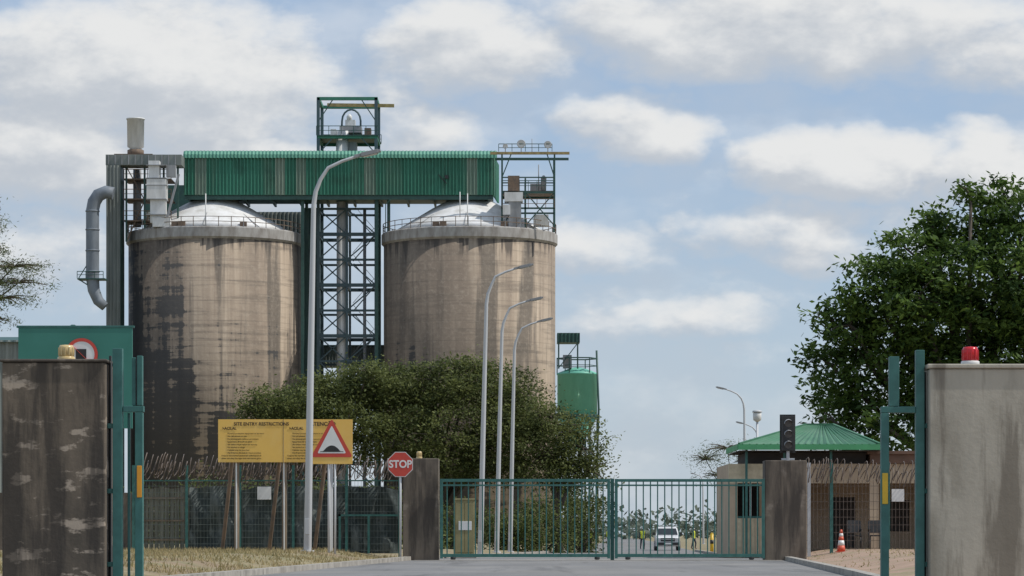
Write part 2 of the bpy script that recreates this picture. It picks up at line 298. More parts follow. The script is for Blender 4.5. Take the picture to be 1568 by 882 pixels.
me=bpy.data.meshes.new('grass'); me.vertices.add(3*n); me.vertices.foreach_set('co',V.reshape(-1).astype('f')); me.loops.add(3*n); me.loops.foreach_set('vertex_index',np.arange(3*n,dtype='i')); me.polygons.add(n); me.polygons.foreach_set('loop_start',np.arange(0,3*n,3,dtype='i')); me.polygons.foreach_set('loop_total',np.full(n,3,dtype='i')); me.update(calc_edges=True)
a=me.attributes.new('tone','FLOAT','FACE'); a.data.foreach_set('value',np.clip(.62+.3*pat[ok]*.5+rng.normal(0,.25,n),0,1).astype('f')); me.materials.append(M_gr); ob=bpy.data.objects.new('grass',me); S.collection.objects.link(ob)

# ------------------------------------------------------------ silos
def silo(x,zd,xk,seed):
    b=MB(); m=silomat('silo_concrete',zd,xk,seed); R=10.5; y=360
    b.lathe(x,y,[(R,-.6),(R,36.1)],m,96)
    b.lathe(x,y,[(R+.02,36.0),(R+.28,36.25),(R+.28,37.35),(R+.05,37.5),(R-.6,37.5)],M_ring,96,False)
    b.lathe(x,y,[(R-.7,37.45),(8.2,38.4),(6.4,39.5),(4.6,40.6),(3.3,41.3),(2.9,41.4)],M_dome,64)
    b.lathe(x,y,[(2.9,41.3),(2.9,41.75)],M_corr,32)
    for k in range(44):
        a=2*math.pi*k/44; c=(x+math.cos(a)*(R+.1),y+math.sin(a)*(R+.1)); b.beam((c[0],c[1],37.4),(c[0],c[1],38.65),.08,M_rust if k%3 else M_grey)
        a2=2*math.pi*(k+1)/44; d=(x+math.cos(a2)*(R+.1),y+math.sin(a2)*(R+.1))
        for zz in(38.05,38.62): b.beam((c[0],c[1],zz),(d[0],d[1],zz),.07,M_rust)
    for an in(-math.pi/2-.05,-.9,-2.3):
        p=(x+math.cos(an)*10,y+math.sin(an)*10,37.5); q=(x+math.cos(an)*3,y+math.sin(an)*3,41.3)
        b.beam(p,q,.08,M_grey)
    b.tube([(x-.1,y-9.8,37.5),(x-.1,y-9.8,41.4)],.07,M_white,6)
    for an in(-1.1,-2.0,-1.9): b.box(x+9.4*math.cos(an)-.4,x+9.4*math.cos(an)+.4,y+9.4*math.sin(an)-.3,y+9.4*math.sin(an)+.3,37.52,38.2,M_rust)
    return b.make('silo',(x,y,0))
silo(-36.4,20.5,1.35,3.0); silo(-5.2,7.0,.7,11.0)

b=MB(); x0,x1,ya,yb,z0,z1=-39.6,-2.3,355.5,364.5,41.85,47.0
pan=[(1.2,2.6),(10.9,12.1),(13.4,14.6),(21.7,23.0),(34.1,35.3)]
b.corr((x0,ya,0),(x1,ya,0),z0,z1-.5,M_green,.42,.1,pan,M_panel)
b.corr((x1,ya,0),(x1+.6,yb,0),z0,z1-.4,M_green,.42,.1)
b.corr((x1,yb,0),(x0,yb,0),z0,z1-.5,M_green,.42,.1); b.corr((x0,yb,0),(x0,ya,0),z0,z1-.5,M_green,.42,.1)
k=int((x1-x0)/.42); prof=[(ya-.25,z1-.75),(ya-.18,z1-.3),(ya+.3,z1+.15),(ya+2,z1+.4),(360,z1+.6),(yb-2,z1+.4),(yb-.2,z1),(yb+.25,z1-.7)]
base=len(b.v)
for i in range(2*k+1):
    xx=x0-.15+(x1-x0+.6)*i/(2*k); dz=.07 if i%2 else 0
    for yy,zz in prof: b.v.append((xx,yy-dz if yy<360 else yy+dz,zz+dz))
for i in range(2*k):
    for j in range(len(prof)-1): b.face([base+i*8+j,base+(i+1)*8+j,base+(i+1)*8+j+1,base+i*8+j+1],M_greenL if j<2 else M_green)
b.box(x0,x1,ya+.2,yb-.2,z0-.12,z0+.15,M_dgreen)
for xx in np.arange(x0+.3,x1,3.3): b.box(xx,xx+.25,ya+.1,yb-.1,z0-.5,z0-.13,M_dgreen)
b.box(x0,x1,ya+.15,ya+.4,z0-.55,z0-.14,M_dgreen)
for xx,yy in((-25.4,356.5),(-25.4,363.5),(-16.4,356.5),(-16.4,363.5),(-15.0,357.5)): b.beam((xx,yy,-.3),(xx,yy,z0-.2),.38,M_dgreen)
b.box(-8.1,-7.7,ya-.3,ya-.1,43.8,44.2,M_black); b.beam((-7.9,ya-.15,43.2),(-8.9,ya-.15,44.3),.09,M_black)
b.make('conveyor_gallery',(-21,360,0))

# lattice elevator tower
b=MB(); X=[-23.8,-20.3,-16.7]; Y=[361,368.2]
for xx in X:
    for yy in Y: b.beam((xx,yy,-.3),(xx,yy,41.5 if xx==X[1] else 54.4),.38 if xx!=X[1] else .28,M_tower)
lev=[0.2+3.12*i for i in range(14)]
for i,z in enumerate(lev):
    hh=.42 if i%2==0 else .26
    for yy in Y: b.beam((X[0],yy,z),(X[2],yy,z),.25,M_tower,hh)
    for xx in X: b.beam((xx,Y[0],z),(xx,Y[1],z),.22,M_tower,hh)
    if i<13:
        yy=Y[0]
        b.beam((X[0],yy,z),(X[1],yy,z+3.12),.15,M_tower); b.beam((X[1],yy,z),(X[0],yy,z+3.12),.15,M_tower)
        if i%2: b.beam((X[1],yy,z),(X[2],yy,z+3.12),.15,M_tower)
        else: b.beam((X[2],yy,z),(X[1],yy,z+3.12),.15,M_tower)
        y_=364 if i%2 else 366
        xa,xb=(X[1]+.6,X[2]-.4) if i%2 else (X[2]-.4,X[1]+.6)
        b.beam((xa,y_,z+.1),(xb,y_,z+3.1),.45,M_tower,.1); b.beam((xa,y_-.4,z+1.1),(xb,y_-.4,z+4.1),.06,M_grey)
b.tube([(-20.9,362.2,-.2),(-20.9,362.2,50.5)],.72,M_white,16)
b.tube([(-18.2,363,0),(-18.2,363,41)],.2,M_grey,8)
for z,w in((47.4,.3),(49.6,.4),(54.3,.38)):
    for yy in Y: b.beam((X[0]-.1,yy,z),(X[2]+.2,yy,z),w,M_green)
    for xx in (X[0],X[2]): b.beam((xx,Y[0],z),(xx,Y[1],z),w,M_green)
b.box(X[0]-.2,X[2]+.3,360.6,368.6,49.7,49.8,M_dgreen)
for yy in(360.6,368.6): b.rail((X[0]-.2,yy,49.8),(X[2]+.3,yy,49.8),M_dgreen)
b.beam((-22.9,364.2,54.0),(-14.6,364.2,53.9),.3,M_yel,.4)
for xx,q in((X[0],X[0]+1.8),(X[2],X[2]-1.8)): b.beam((xx,361,51.5),(q,361,54.2),.12,M_dgreen); b.beam((xx,361,47.5),(q,361,49.5),.12,M_tower)
b.box(-21.3,-18.6,362.8,365.6,50.4,51.2,M_grey); b.box(-20.6,-19.4,363,365,51.2,52.0,M_white)
b.tube([(-21.1,364,51)]+[(-19.9+1.15*math.cos(a),364,52.0+1.4*math.sin(a)) for a in np.linspace(math.pi,0,9)]+[(-18.75,364,51)],.12,M_tower,8)
b.lathe(-20.1,363.2,[(.3,52.0),(.35,52.4),(.15,52.7)],M_white,12); b.box(-22.4,-21.7,362.6,363.8,49.9,50.8,M_white); b.box(-18.2,-17.4,362.4,364,49.9,50.9,M_rust)
b.box(-21.7,-19.2,362.5,365,47.4,49.2,M_grey)
b.make('elevator_tower',(-20.3,364,0))

# filter / dust plant behind the left silo
b=MB()
b.corr((-48.6,352,0),(-46.9,352,0),-.3,45.0,M_corr,.4,.06); b.box(-48.55,-46.95,352.1,356,-.3,45.0,M_dgreen)
b.box(-48.7,-39.6,352.2,355.5,45.05,46.3,M_corr)
for xx in np.arange(-48.4,-39.7,.8): b.box(xx,xx+.1,352.1,352.18,45.1,46.25,M_grey)
b.box(-46.6,-39.3,372.1,380,-.3,45.0,M_dgreen); b.corr((-46.6,372,0),(-25.9,372,0),-.3,41.6,M_corr,.5,.08)
b.box(-39.2,-25.9,372.1,380,-.3,41.5,M_corr)
b.box(-25.9,-24.1,366.5,371,-.3,41.5,M_dgreen)
b.box(-47.8,-43.2,353,355,46.31,46.5,M_rust)
for z in(38.6,41.2,43.6):
    b.box(-46.7,-41.0,353.5,358,z-.15,z,M_rust); b.rail((-46.7,353.5,z),(-41,353.5,z),M_rust,1.1,1.2)
for xx in(-46.4,-44.2,-41.9,-40.2): b.beam((xx,353.6,36),(xx,353.6,45),.22,M_dgreen)
for a_,b_ in(((-46.4,36),(-44.2,41)),((-44.2,41),(-46.4,45)),((-44.2,38),(-41.9,43))): b.beam((a_[0],353.7,a_[1]),(b_[0],353.7,b_[1]),.12,M_rust)
b.tube([(-45.4,356,38),(-45.4,356,45)],.5,M_grey,12); 
b.box(-43.4,-42.1,350.8,352.2,43.0,45.4,M_white); b.box(-43.6,-41.3,350.6,352.6,40.8,43.2,M_white); b.box(-43.2,-41.4,350.9,352.4,38.0,40.8,M_white); b.box(-42.9,-40.9,350.7,352.5,37.5,38.6,M_white)
for z in(38.9,40.75,42.4,43.25,44.8): b.box(-43.65,-41.25,350.55,352.65,z,z+.1,M_grey)
b.beam((-41.2,351,38.6),(-39.8,351,43.8),.25,M_grey); b.box(-41.3,-40.2,351,352,43.5,44.9,M_grey)
b.tube([(-47.5,350.3,41.4),(-48.4,350.3,41.6),(-49.3,350.3,41.2),(-49.8,350.3,40.4),(-50.0,350.3,39.4),(-50.0,350.3,31.3),(-49.85,350.3,29.9),(-49.3,350.3,28.6),(-48.5,350.3,27.9)],[.76,.76,.8,.8,.78,.78,.72,.65,.55],M_duct,18)
for z in(32,34.5,37,39.2): b.lathe(-50.0,350.3,[(.8,z),(.86,z+.05),(.86,z+.16),(.8,z+.2)],M_duct,18)
b.box(-51.7,-48.4,349.4,351.6,31.1,31.25,M_dgreen); b.rail((-51.7,349.4,31.25),(-48.6,349.4,31.25),M_dgreen,.8,1); b.beam((-51.5,350,31.1),(-49,350,29.5),.14,M_dgreen); b.beam((-51.6,350,31.3),(-50.6,350,32.9),.1,M_dgreen)
b.make('dust_filter_building',(-45,360,0))
b=MB(); b.lathe(-45.4,354.5,[(.95,46.45),(.95,46.8),(.7,46.9),(.7,47.3),(1.0,47.5),(1.04,50.8),(1.12,50.8),(1.12,50.95),(.9,50.95)],M_white,28)
b.lathe(-45.4,354.5,[(1.0,46.4),(1.0,47.1),(.8,47.2)],M_rust,20)
b.make('exhaust_stack',(-45.4,354.5,46))

# steel platform on top of the right silo
b=MB(); xs=[-1.2,1.6,5.1]
for xx in xs:
    for yy in(352.5,358): b.beam((xx,yy,37.6),(xx,yy,46.6 if xx!=1.6 else 43.5),.2,M_dgreen)
for yy in(352.5,358):
    b.beam((-2.6,yy,46.5),(6.9,yy,46.5),.3,M_yel if yy<355 else M_dgreen,.3); b.beam((-1.2,yy,43.6),(5.1,yy,43.6),.14,M_dgreen)
    b.beam((-1.2,yy,41.8),(5.1,yy,41.8),.25,M_dgreen); b.beam((-1.2,yy,39.9),(5.1,yy,39.9),.2,M_dgreen)
b.box(-1.2,5.1,352.5,358,41.9,42.0,M_rust); b.rail((-1.2,352.4,42),(5.1,352.4,42),M_dgreen,1.2,1.0); b.rail((-1.2,352.4,39.9),(5.1,352.4,39.9),M_rust,1.1,1.0)
b.rail((-1.6,352.4,46.7),(4.8,352.4,46.7),M_dgreen,.9,1.3)
for a_,c_ in(((-1.2,37.8),(1.6,41.8)),((1.6,37.8),(5.1,41.8)),((5.1,37.8),(1.6,41.8)),((-1.2,43.6),(-.1,46.4)),((5.1,43.6),(4.2,46.4))): b.beam((a_[0],352.5,a_[1]),(c_[0],352.5,c_[1]),.13,M_dgreen)
b.box(-.5,.9,351.6,353.6,41.9,43.7,M_rust); b.box(-.9,1.3,351.3,353.9,40.6,41.7,M_white); b.box(-.4,1.1,351.4,353.4,37.4,40.6,M_grey); b.box(-1.1,-.2,351.2,353.0,39.0,40.2,M_white); b.box(2.2,3.6,354,356,42,43.0,M_grey); b.box(2.6,4.4,354,356,38.0,39.3,M_white)
b.lathe(3.8,353,[(.3,42),(.35,43.6),(.1,43.9)],M_grey,10); b.tube([(3.2,353,42),(3.2,353,45.2)],.07,M_grey,6)
for xx,zz,r in((1.1,47.6,.5),(4.3,47.5,.45),(-.8,47.3,.3)):
    b.beam((xx,352.6,46.6),(xx,352.6,zz),.1,M_grey)
    n0=len(b.v); b.lathe(0,0,[(.05,0),(r*.6,.06),(r,.22),(r*1.02,.24),(r*.6,.14),(.04,.08)],M_white,18)
    for i in range(n0,len(b.v)): vx,vy,vz=b.v[i]; b.v[i]=(xx+vx,352.5-vz,zz+vy)
b.tube([(2.4,353,46.7),(2.4,353,48.3)],.04,M_grey,5); b.tube([(-6.2,350.2,38.6),(-6.2,350.2,41.6)],.06,M_white,6)
b.tube([(-15.2,353.5,37.6),(-15.2,353.5,40.5),(-14.6,353.2,41)],.06,M_dgreen,6)
b.make('rooftop_steel_platform',(2,355,37))

b=MB(); X0=9.0; yy=405
b.lathe(X0,yy,[(2.75,17.0),(2.75,22.7),(2.85,22.75),(2.85,22.95),(1.2,23.6),(.2,23.8)],M_tank,40)
b.lathe(X0,yy,[(.5,12.4),(.55,12.9),(2.75,16.9)],M_tank,40); b.lathe(X0,yy,[(2.72,16.85),(2.95,16.87),(2.95,17.25),(2.72,17.3)],M_dgreen,40,False)
for an in np.linspace(0,2*math.pi,7)[:-1]+.1:
    c=(X0+2.8*math.cos(an),yy+2.8*math.sin(an)); b.beam((c[0],c[1],-.5),(c[0],c[1],17),.3,M_dgreen)
    a2=an+math.pi/3; d=(X0+2.8*math.cos(a2),yy+2.8*math.sin(a2))
    for z in(5,10.5): b.beam((c[0],c[1],z),(d[0],d[1],z),.2,M_dgreen); b.beam((c[0],c[1],z),(d[0],d[1],z+5),.14,M_dgreen)
    b.beam((c[0],c[1],22.9),(c[0],c[1],25.0),.14,M_dgreen); b.beam((c[0],c[1],25.0),(d[0],d[1],25.0),.16,M_dgreen); b.beam((c[0],c[1],24),(d[0],d[1],24),.1,M_dgreen)
b.corr((6.2,402.8,0),(9.3,402.8,0),27.1,28.4,M_dgreen,.5,.06); b.box(6.2,9.3,402.9,407,27.1,28.4,M_dgreen)
for xx in(6.4,9.0): b.beam((xx,403,23.5),(xx,403,27.1),.2,M_dgreen)
b.beam((6.4,403,23.6),(9,403,27),.12,M_dgreen); b.box(7,8.2,403.2,404.5,23.6,25.4,M_grey)
b.tube([(11.6,403,26),(11.9,403,18),(11.7,402.6,12)],.14,M_dgreen,8)
b.make('hopper_tank',(X0,yy,0))
b=MB(); b.corr((-75,300,0),(-48,300,0),-.5,20.6,M_corr,.8,.08); b.box(-75,-48,300.1,320,-.5,20.5,M_corr); b.poly([(-75.3,299.6,20.4),(-47.7,299.6,20.4),(-47.7,310,21.6),(-75.3,310,21.6)],M_dgreen); b.lathe(-46.3,310,[(.5,21.0),(.5,22.3),(.8,22.4),(.2,22.9)],M_dgreen,12); b.make('industrial_shed',(-60,300,0))
b=MB(); b.corr((-26,372,0),(-14,372,0),22.0,24.6,M_corr,.4,.06); b.box(-26,-14,372.1,375,22.0,24.6,M_corr); b.box(-26.1,-13.9,371.8,375.2,24.6,24.75,M_dgreen)
for xx in (-25,-15): b.beam((xx,373.5,-.5),(xx,373.5,22),.4,M_dgreen)
b.make('pipe_bridge',(-20,372,0))

# ------------------------------------------------------------ street lamps
def lamp(x,y,H=11.5,side=1,lean=.18):
    b=MB(); z=gz(x,y); k=H/11.5; s=side
    P=[(0,-.3),(lean*.5*s,5),(lean*s,9.9),(lean*s+.06*s,10.3),(lean*s+.2*s,10.65),(.6*s,10.98),(1.0*s,11.17),(1.45*s,11.32)]
    b.tube([(x+p[0]*k,y,z+p[1]*k) for p in P],[.115,.095,.07,.062,.055,.05,.045,.04],M_gal,12)
    b.tube([(x,y,z-.1),(x,y,z+.05)],.2,M_gal,12); b.box(x-.06,x+.06,y-.125,y-.1,z+.5,z+.95,M_gal)
    a=Vector((x+1.35*s*k,y,z+11.3*k)); c=Vector((x+2.1*s*k,y,z+11.47*k)); d=(c-a)
    for i,(t0,t1,w,hh) in enumerate(((0,.25,.14,.09),(.25,.9,.28,.11),(.9,1,.2,.07))): b.beam(a+d*t0,a+d*t1,w,M_grey,hh)
    b.beam(a+d*.35-Vector((0,0,.065)),a+d*.85-Vector((0,0,.065)),.2,M_white,.02)
    return b.make('street_lamp',(x,y,z),bevel=.008)
lamp(-5.85,84); lamp(-1.26,116,lean=.25); lamp(-.70,132,lean=.25); lamp(-.1,144,lean=.22)
lamp(15.9,200,11.1,-1,.1); lamp(19.5,232,10.0,-1,.1); lamp(21.5,330,8,-1,.1)
b=MB(); x,y=14.6,175; b.tube([(x,y,-.2),(x,y,7.6)],.07,M_gal,8); b.lathe(x,y,[(.1,7.5),(.24,7.6),(.26,8.0),(.1,8.1)],M_white,14); b.lathe(x,y,[(.3,8.05),(.27,8.15),(.1,8.2)],M_gal,14); b.make('post_top_lamp',(x,y,0))

# ------------------------------------------------------------ entrance foreground
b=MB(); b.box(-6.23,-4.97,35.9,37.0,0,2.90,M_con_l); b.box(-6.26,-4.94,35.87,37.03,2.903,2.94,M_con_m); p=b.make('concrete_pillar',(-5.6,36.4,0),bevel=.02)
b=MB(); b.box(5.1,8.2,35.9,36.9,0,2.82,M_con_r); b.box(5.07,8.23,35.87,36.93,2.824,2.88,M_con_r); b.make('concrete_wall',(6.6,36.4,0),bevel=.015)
M_amb=pm('amber_lens',(.66,.50,.24),(.56,.42,.2),4,rough=.25); M_red=pm('red_lens',(.6,.02,.03),(.45,.015,.02),4,rough=.2)
def beacon(x,y,z,m,r=.095,h=.2):
    b=MB(); b.lathe(x,y,[(r*1.1,z),(r*1.15,z+.02),(r*1.15,z+.05),(r,z+.06)],M_white if m is M_red else M_amb,20); b.lathe(x,y,[(r,z+.06),(r*.98,z+h*.85),(r*.85,z+h),(r*.2,z+h*1.03)],m,20)
    for k in range(12):
        a=k*math.pi/6; b.beam((x+r*math.cos(a),y+r*math.sin(a),z+.07),(x+r*math.cos(a),y+r*math.sin(a),z+h*.85),.012,m)
    b.make('warning_beacon',(x,y,z))
beacon(-5.52,36.4,2.94,M_amb); beacon(5.66,36.3,2.88,M_red,.1,.23)
M_refl=pm('orange_reflector',(.75,.32,.02),(.65,.27,.02),5,rough=.4); M_refly=pm('yellow_reflector',(.72,.45,.03),(.6,.4,.03),5,rough=.4)
def gframe(s):
    b=MB(); y=36.1
    def bx(a,c,z0,z1,y0=y-.06,y1=y+.06,m=M_gate):
        a,c=(s*a,s*c); b.box(min(a,c),max(a,c),y0,y1,z0,z1,m)
    if s<0:
        bx(4.78,4.90,0,3.08); bx(4.94,4.965,0,3.0,y+.1,y+.2,M_black)
        bx(4.535,4.60,2.38,2.99); bx(4.62,4.665,2.38,2.97,y-.03,y+.03); bx(4.52,4.77,2.30,2.375)
        bx(4.53,4.625,0,2.296); bx(4.70,4.73,0,2.29,y+.05,y+.1)
        bx(4.54,4.60,1.25,1.64,y-.075,y-.063,M_refl)
    else:
        bx(4.955,5.06,0,3.06); bx(5.07,5.095,0,2.8,y+.1,y+.2,M_black)
        bx(4.63,4.75,2.37,2.98); bx(4.53,4.95,2.29,2.366); bx(4.53,4.625,0,2.286)
        bx(4.54,4.61,1.17,1.55,y-.075,y-.063,M_refly)
    for z in(.4,1.3,2.1): bx(4.90 if s<0 else 5.06,4.97 if s<0 else 5.1,z,z+.06,y-.03,y+.03)
    b.make('sliding_gate_frame',(s*4.8,y,0),bevel=.006)
gframe(-1); gframe(1)

M_board=pm('green_sign_face',(.045,.21,.165),(.033,.175,.135),1,rough=.5); M_signred=pm('sign_red',(.60,.07,.045),(.53,.06,.04),3,rough=.4); M_signwhite=pm('sign_white',(.78,.78,.76),(.7,.7,.68),3,rough=.4)
b=MB(); b.box(-8.4,-6.46,50,50.05,2.6,4.31,M_board)
for xx in(-8.1,-6.75): b.beam((xx,50.1,.1),(xx,50.1,4.2),.09,M_gal)
b.box(-8.43,-6.43,49.99,50.06,4.312,4.35,M_gate)
def ring(b,cx_,cz,y,r0,r1,m,n=40,th=.01):
    base=len(b.v)
    for i in range(n):
        a=2*math.pi*i/n; b.v+=[(cx_+r0*math.cos(a),y,cz+r0*math.sin(a)),(cx_+r1*math.cos(a),y,cz+r1*math.sin(a))]
    for i in range(n): j=(i+1)%n; b.face([base+2*i,base+2*i+1,base+2*j+1,base+2*j],m)
ring(b,-7.32,3.86,49.985,.0,.24,M_signwhite); ring(b,-7.32,3.86,49.98,.22,.275,M_signred); b.beam((-7.5,49.97,4.03),(-7.14,49.97,3.68),.045,M_signred,.004)
b.box(-7.42,-7.24,49.976,49.981,3.72,3.95,M_black)
b.make('information_board',(-7.4,50,0),bevel=.004)

# ------------------------------------------------------------ signs
M_ysign=pm('yellow_sign_face',(.84,.53,.12),(.78,.48,.11),.8,rough=.5,c3=(.85,.62,.25),scale3=1.2,amt3=.4); M_wood=pm('timber_post',(.30,.235,.17),(.17,.13,.09),6,(1,1,.15),.9)
M_ink=pm('sign_ink',(.07,.05,.03),(.09,.06,.03),5)
b=MB(); y=87; x0=-8.70; x1=-4.72; zb=2.93; zt=4.20
b.box(x0,x1,y,y+.03,zb,zt,M_ysign); b.box(x0,x1,y+.032,y+.07,zb+.1,zb+.18,M_gal); b.box(x0,x1,y+.032,y+.07,zt-.18,zt-.1,M_gal)
b.beam((x0+1.93,y-.004,zb),(x0+1.93,y-.004,zt),.015,M_wood,.004)
for k_,xx in enumerate((-8.16,-6.75,-5.39)):
    b.tube([(xx,y+.14,0),(xx+.01,y+.14,zt-.1)],.075,M_gal if k_==2 else M_wood,10)
    b.tube([(xx-.55,y+1.2,.2),(xx-.05,y+.2,zb+.9)],.06,M_rust,8)
    b.tube([(xx+.0,y+.1,.2),(xx,y+.1,zb)],.04,M_signwhite,6)
sg=b.make('site_entry_sign',((x0+x1)/2,y,zb),bevel=.003)
text('SITE ENTRY RESTRICTIONS',x0+1.28,y-.008,zt-.14,.135,M_ink,sg,bold=.003); text('ATENÇÃO',x0+3.1,y-.008,zt-.14,.16,M_ink,sg,bold=.004)
text('>ACE.AL',x0+.12,y-.008,zt-.27,.11,M_ink,sg,align='LEFT',bold=.003); text('>ACE.AL',x0+2.1,y-.008,zt-.27,.11,M_ink,sg,align='LEFT',bold=.003)
L1=['Personal protective equipment to be worn','No cell phones on site','No photographs without permission','Speed limit 20 km/h on plant','All visitors must report to security','No alcohol or drugs','Vehicles may be searched','No firearms allowed on these premises','Keep to the marked pedestrian walkways at all','times and obey the signs and instructions given']
for i,t in enumerate(L1):
    text(t,x0+(.28 if i<8 else .1),y-.008,zt-.42-.082*i,.062,M_ink,sg,align='LEFT',name='small_print'); text(t.replace('e','a'),x0+(2.2 if i<8 else 2.05),y-.008,zt-.42-.082*i,.062,M_ink,sg,align='LEFT',name='small_print')
b=MB(); y=85.6; cx_=-5.25; zt=4.17; zb=3.045
b.box(cx_-.60,cx_+.60,y+.012,y+.03,zb-.2,zb+.28,M_ysign)
def tri(cx_,zb,zt,hwid,yy,m,r=.05):
    pts=[]
    V3=[Vector((cx_-hwid,0,zb)),Vector((cx_+hwid,0,zb)),Vector((cx_,0,zt))]
    for i in range(3):
        p=V3[i]; q0=V3[i-1]; q1=V3[(i+1)%3]; a=(q0-p).normalized()*r; c=(q1-p).normalized()*r
        for t in(0,.25,.5,.75,1): pts.append((p+a*(1-t)**2+c*t**2))
    b.poly([(v.x,yy,v.z) for v in pts],m)
tri(cx_,zb,zt,.61,y+.006,M_signred,.09); tri(cx_,zb,zt,.61,y,M_signred,.09); tri(cx_,zb+.11,zt-.2,.42,y-.004,M_signwhite,.05)
hump=[(cx_+t*.33,y-.008,zb+.17+.17*max(0,math.cos(min(1,abs(t)*1.35)*math.pi/2))**.8) for t in np.linspace(1,-1,21)]
b.poly([(cx_-.35,y-.008,zb+.15),(cx_+.35,y-.008,zb+.15)]+hump,M_black)
for dx in(-.09,.09): b.tube([(cx_+dx,y+.06,0),(cx_+dx,y+.06,zb+.5)],.036,M_gal,10)
b.box(cx_-.45,cx_+.45,y+.03,y+.045,zb+.2,zb+.26,M_gal)
b.make('speed_hump_sign',(cx_,y,0))
b=MB(); y=88; cx_=-3.344; cz=2.89
def ngon(r,yy,m,n=8): b.poly([(cx_+r*math.cos(math.pi/8+2*math.pi*i/n),yy,cz+r*math.sin(math.pi/8+2*math.pi*i/n)) for i in range(n)],m)
ngon(.405,y,M_signwhite); ngon(.385,y-.004,M_signred); b.poly([(cx_+.405*math.cos(math.pi/8+math.pi/4*i),y+.01,cz+.405*math.sin(math.pi/8+math.pi/4*i)) for i in range(8)][::-1],M_gal)
b.tube([(cx_,y+.05,0),(cx_,y+.05,cz+.3)],.035,M_gal,10)
so=b.make('stop_sign',(cx_,y,0)); text('STOP',cx_,y-.008,cz,.31,M_signwhite,so,bold=.009,sx=.92)

# ------------------------------------------------------------ gate
def pier(x0,x1,zt,y0=89.9):
    b=MB(); b.box(x0,x1,y0,y0+.9,-.1,zt,M_con_m); return b.make('gate_pier',((x0+x1)/2,y0,0),bevel=.025)
pier(-3.34,-2.24,3.12); pier(7.74,9.02,3.06)
def gate_leaf(x0,x1,z0=.1,z1=2.49):
    b=MB(); y=89.8
    b.box(x0,x0+.09,y-.04,y+.04,z0-.04,z1,M_gate); b.box(x1-.09,x1,y-.04,y+.04,z0-.04,z1,M_gate)
    b.box(x0+.09,x1-.09,y-.038,y+.038,z1-.09,z1-.003,M_gate); b.box(x0+.09,x1-.09,y-.03,y+.03,z1-.22,z1-.17,M_gate)
    b.box(x0+.09,x1-.09,y-.038,y+.038,z0,z0+.1,M_gate)
    n=int(round((x1-x0)/.215))
    for i in range(1,n):
        xx=x0+(x1-x0)*i/n; b.box(xx-.018,xx+.018,y-.018,y+.018,z0+.1,z1-.09,M_gate)
    for xx in(x0+.4,x1-.4): b.lathe(xx,y,[(.04,.02),(.08,.03),(.08,.1),(.04,.11)],M_black,12)
    b.make('entrance_gate',((x0+x1)/2,y,0),bevel=.004)
gate_leaf(-2.20,3.0); gate_leaf(3.14,7.72)
b=MB(); b.box(3.015,3.125,89.9,90.0,0,2.5,M_gate); b.make('gate_post',(3.07,90,0))
beacon(-2.85,90.3,3.12,M_amb,.08,.22)
b=MB(); x=8.47; y=90.2
b.box(x-.19,x+.19,y-.12,y+.12,3.36,4.42,M_black); b.box(x-.24,x+.24,y+.125,y+.14,3.3,4.48,M_black); b.beam((x,y,3.0),(x,y,3.36),.09,M_gal); b.beam((x-.2,y,3.1),(x+.2,y,3.1),.06,M_gal)
M_lens=pm('unlit_signal_lens',(.10,.09,.08),(.07,.065,.06),20,rough=.3)
for i in range(3):
    z=4.2-.33*i; ring(b,x,z,y-.125,0,.115,M_lens,18)
    n0=len(b.v)
    for k in range(13):
        a=math.pi*k/12; b.v+=[(x+.13*math.cos(a),y-.12,z+.13*math.sin(a)),(x+.13*math.cos(a),y-.32,z+.13*math.sin(a)-.03)]
    for k in range(12): b.face([n0+2*k,n0+2*k+1,n0+2*k+3,n0+2*k+2],M_grey)
b.make('traffic_light',(x,y,3),bevel=.01)

# ------------------------------------------------------------ fences
M_cloth=pm('shade_cloth',(.075,.095,.09),(.035,.047,.046),1.2,(1,1,.5),.9,c3=(.17,.19,.18),scale3=1.6,stretch3=(2,2,.6),amt3=.8,lo3=.48,hi3=.62); M_wire=pm('fence_wire',(.16,.19,.17),(.1,.12,.11),5,rough=.5)
M_rz=pm('razor_wire',(.20,.155,.125),(.10,.075,.06),6,rough=.6)
M_slat=pm('weathered_slats',(.24,.235,.19),(.11,.11,.085),2,(6,6,.4),.9)
def coil(b,x0,x1,y,z,r=.28,pitch=.24):
    n=int((x1-x0)/pitch*12); P=[]
    for i in range(n+1):
        a=2*math.pi*i/12; rr=r*(1+.2*math.sin(i*.13)+.12*math.sin(i*.031)); P.append((x0+(x1-x0)*i/n+.15*math.sin(i*.05)+.3*rr*math.sin(a),y+rr*math.cos(a),z+rr*math.sin(a)+.06*math.sin(i*.021)+.03*math.sin(i*.09)))
    b.tube(P,.016,M_rz,3,False)
b=MB(); fx0,fx1,fy=-11.8,-3.5,91.6
nx,nz=150,26; xa=-10.2; base=len(b.v)
for j in range(nz+1):
    for i in range(nx+1):
        u=i/nx; v=j/nz; xx=xa+(fx1-xa)*u; top=2.32-.10*abs(math.sin(xx*1.3))-.05*math.sin(xx*5)
        fold=.08*math.sin(xx*7+2*math.sin(v*4+xx))*(1-v*.3)+.06*math.sin(v*9+xx*2.1+math.sin(xx*5)*1.5)+random.uniform(-.015,.015)
        b.v.append((xx,fy+.2+fold,.2+(top-.2)*v))
for j in range(nz):
    for i in range(nx): q=base+j*(nx+1)+i; b.face([q,q+1,q+nx+2,q+nx+1],M_cloth,True)
for xx in np.arange(fx0,xa,.16): b.box(xx,xx+.135,fy+.1,fy+.13,.2,2.25+.03*math.sin(xx*9),M_slat)
for z in(.6,1.2,1.9): b.box(fx0,xa,fy+.14,fy+.2,z,z+.09,M_wood); b.box(fx0,xa,fy+.06,fy+.095,z,z+.05,M_wood)
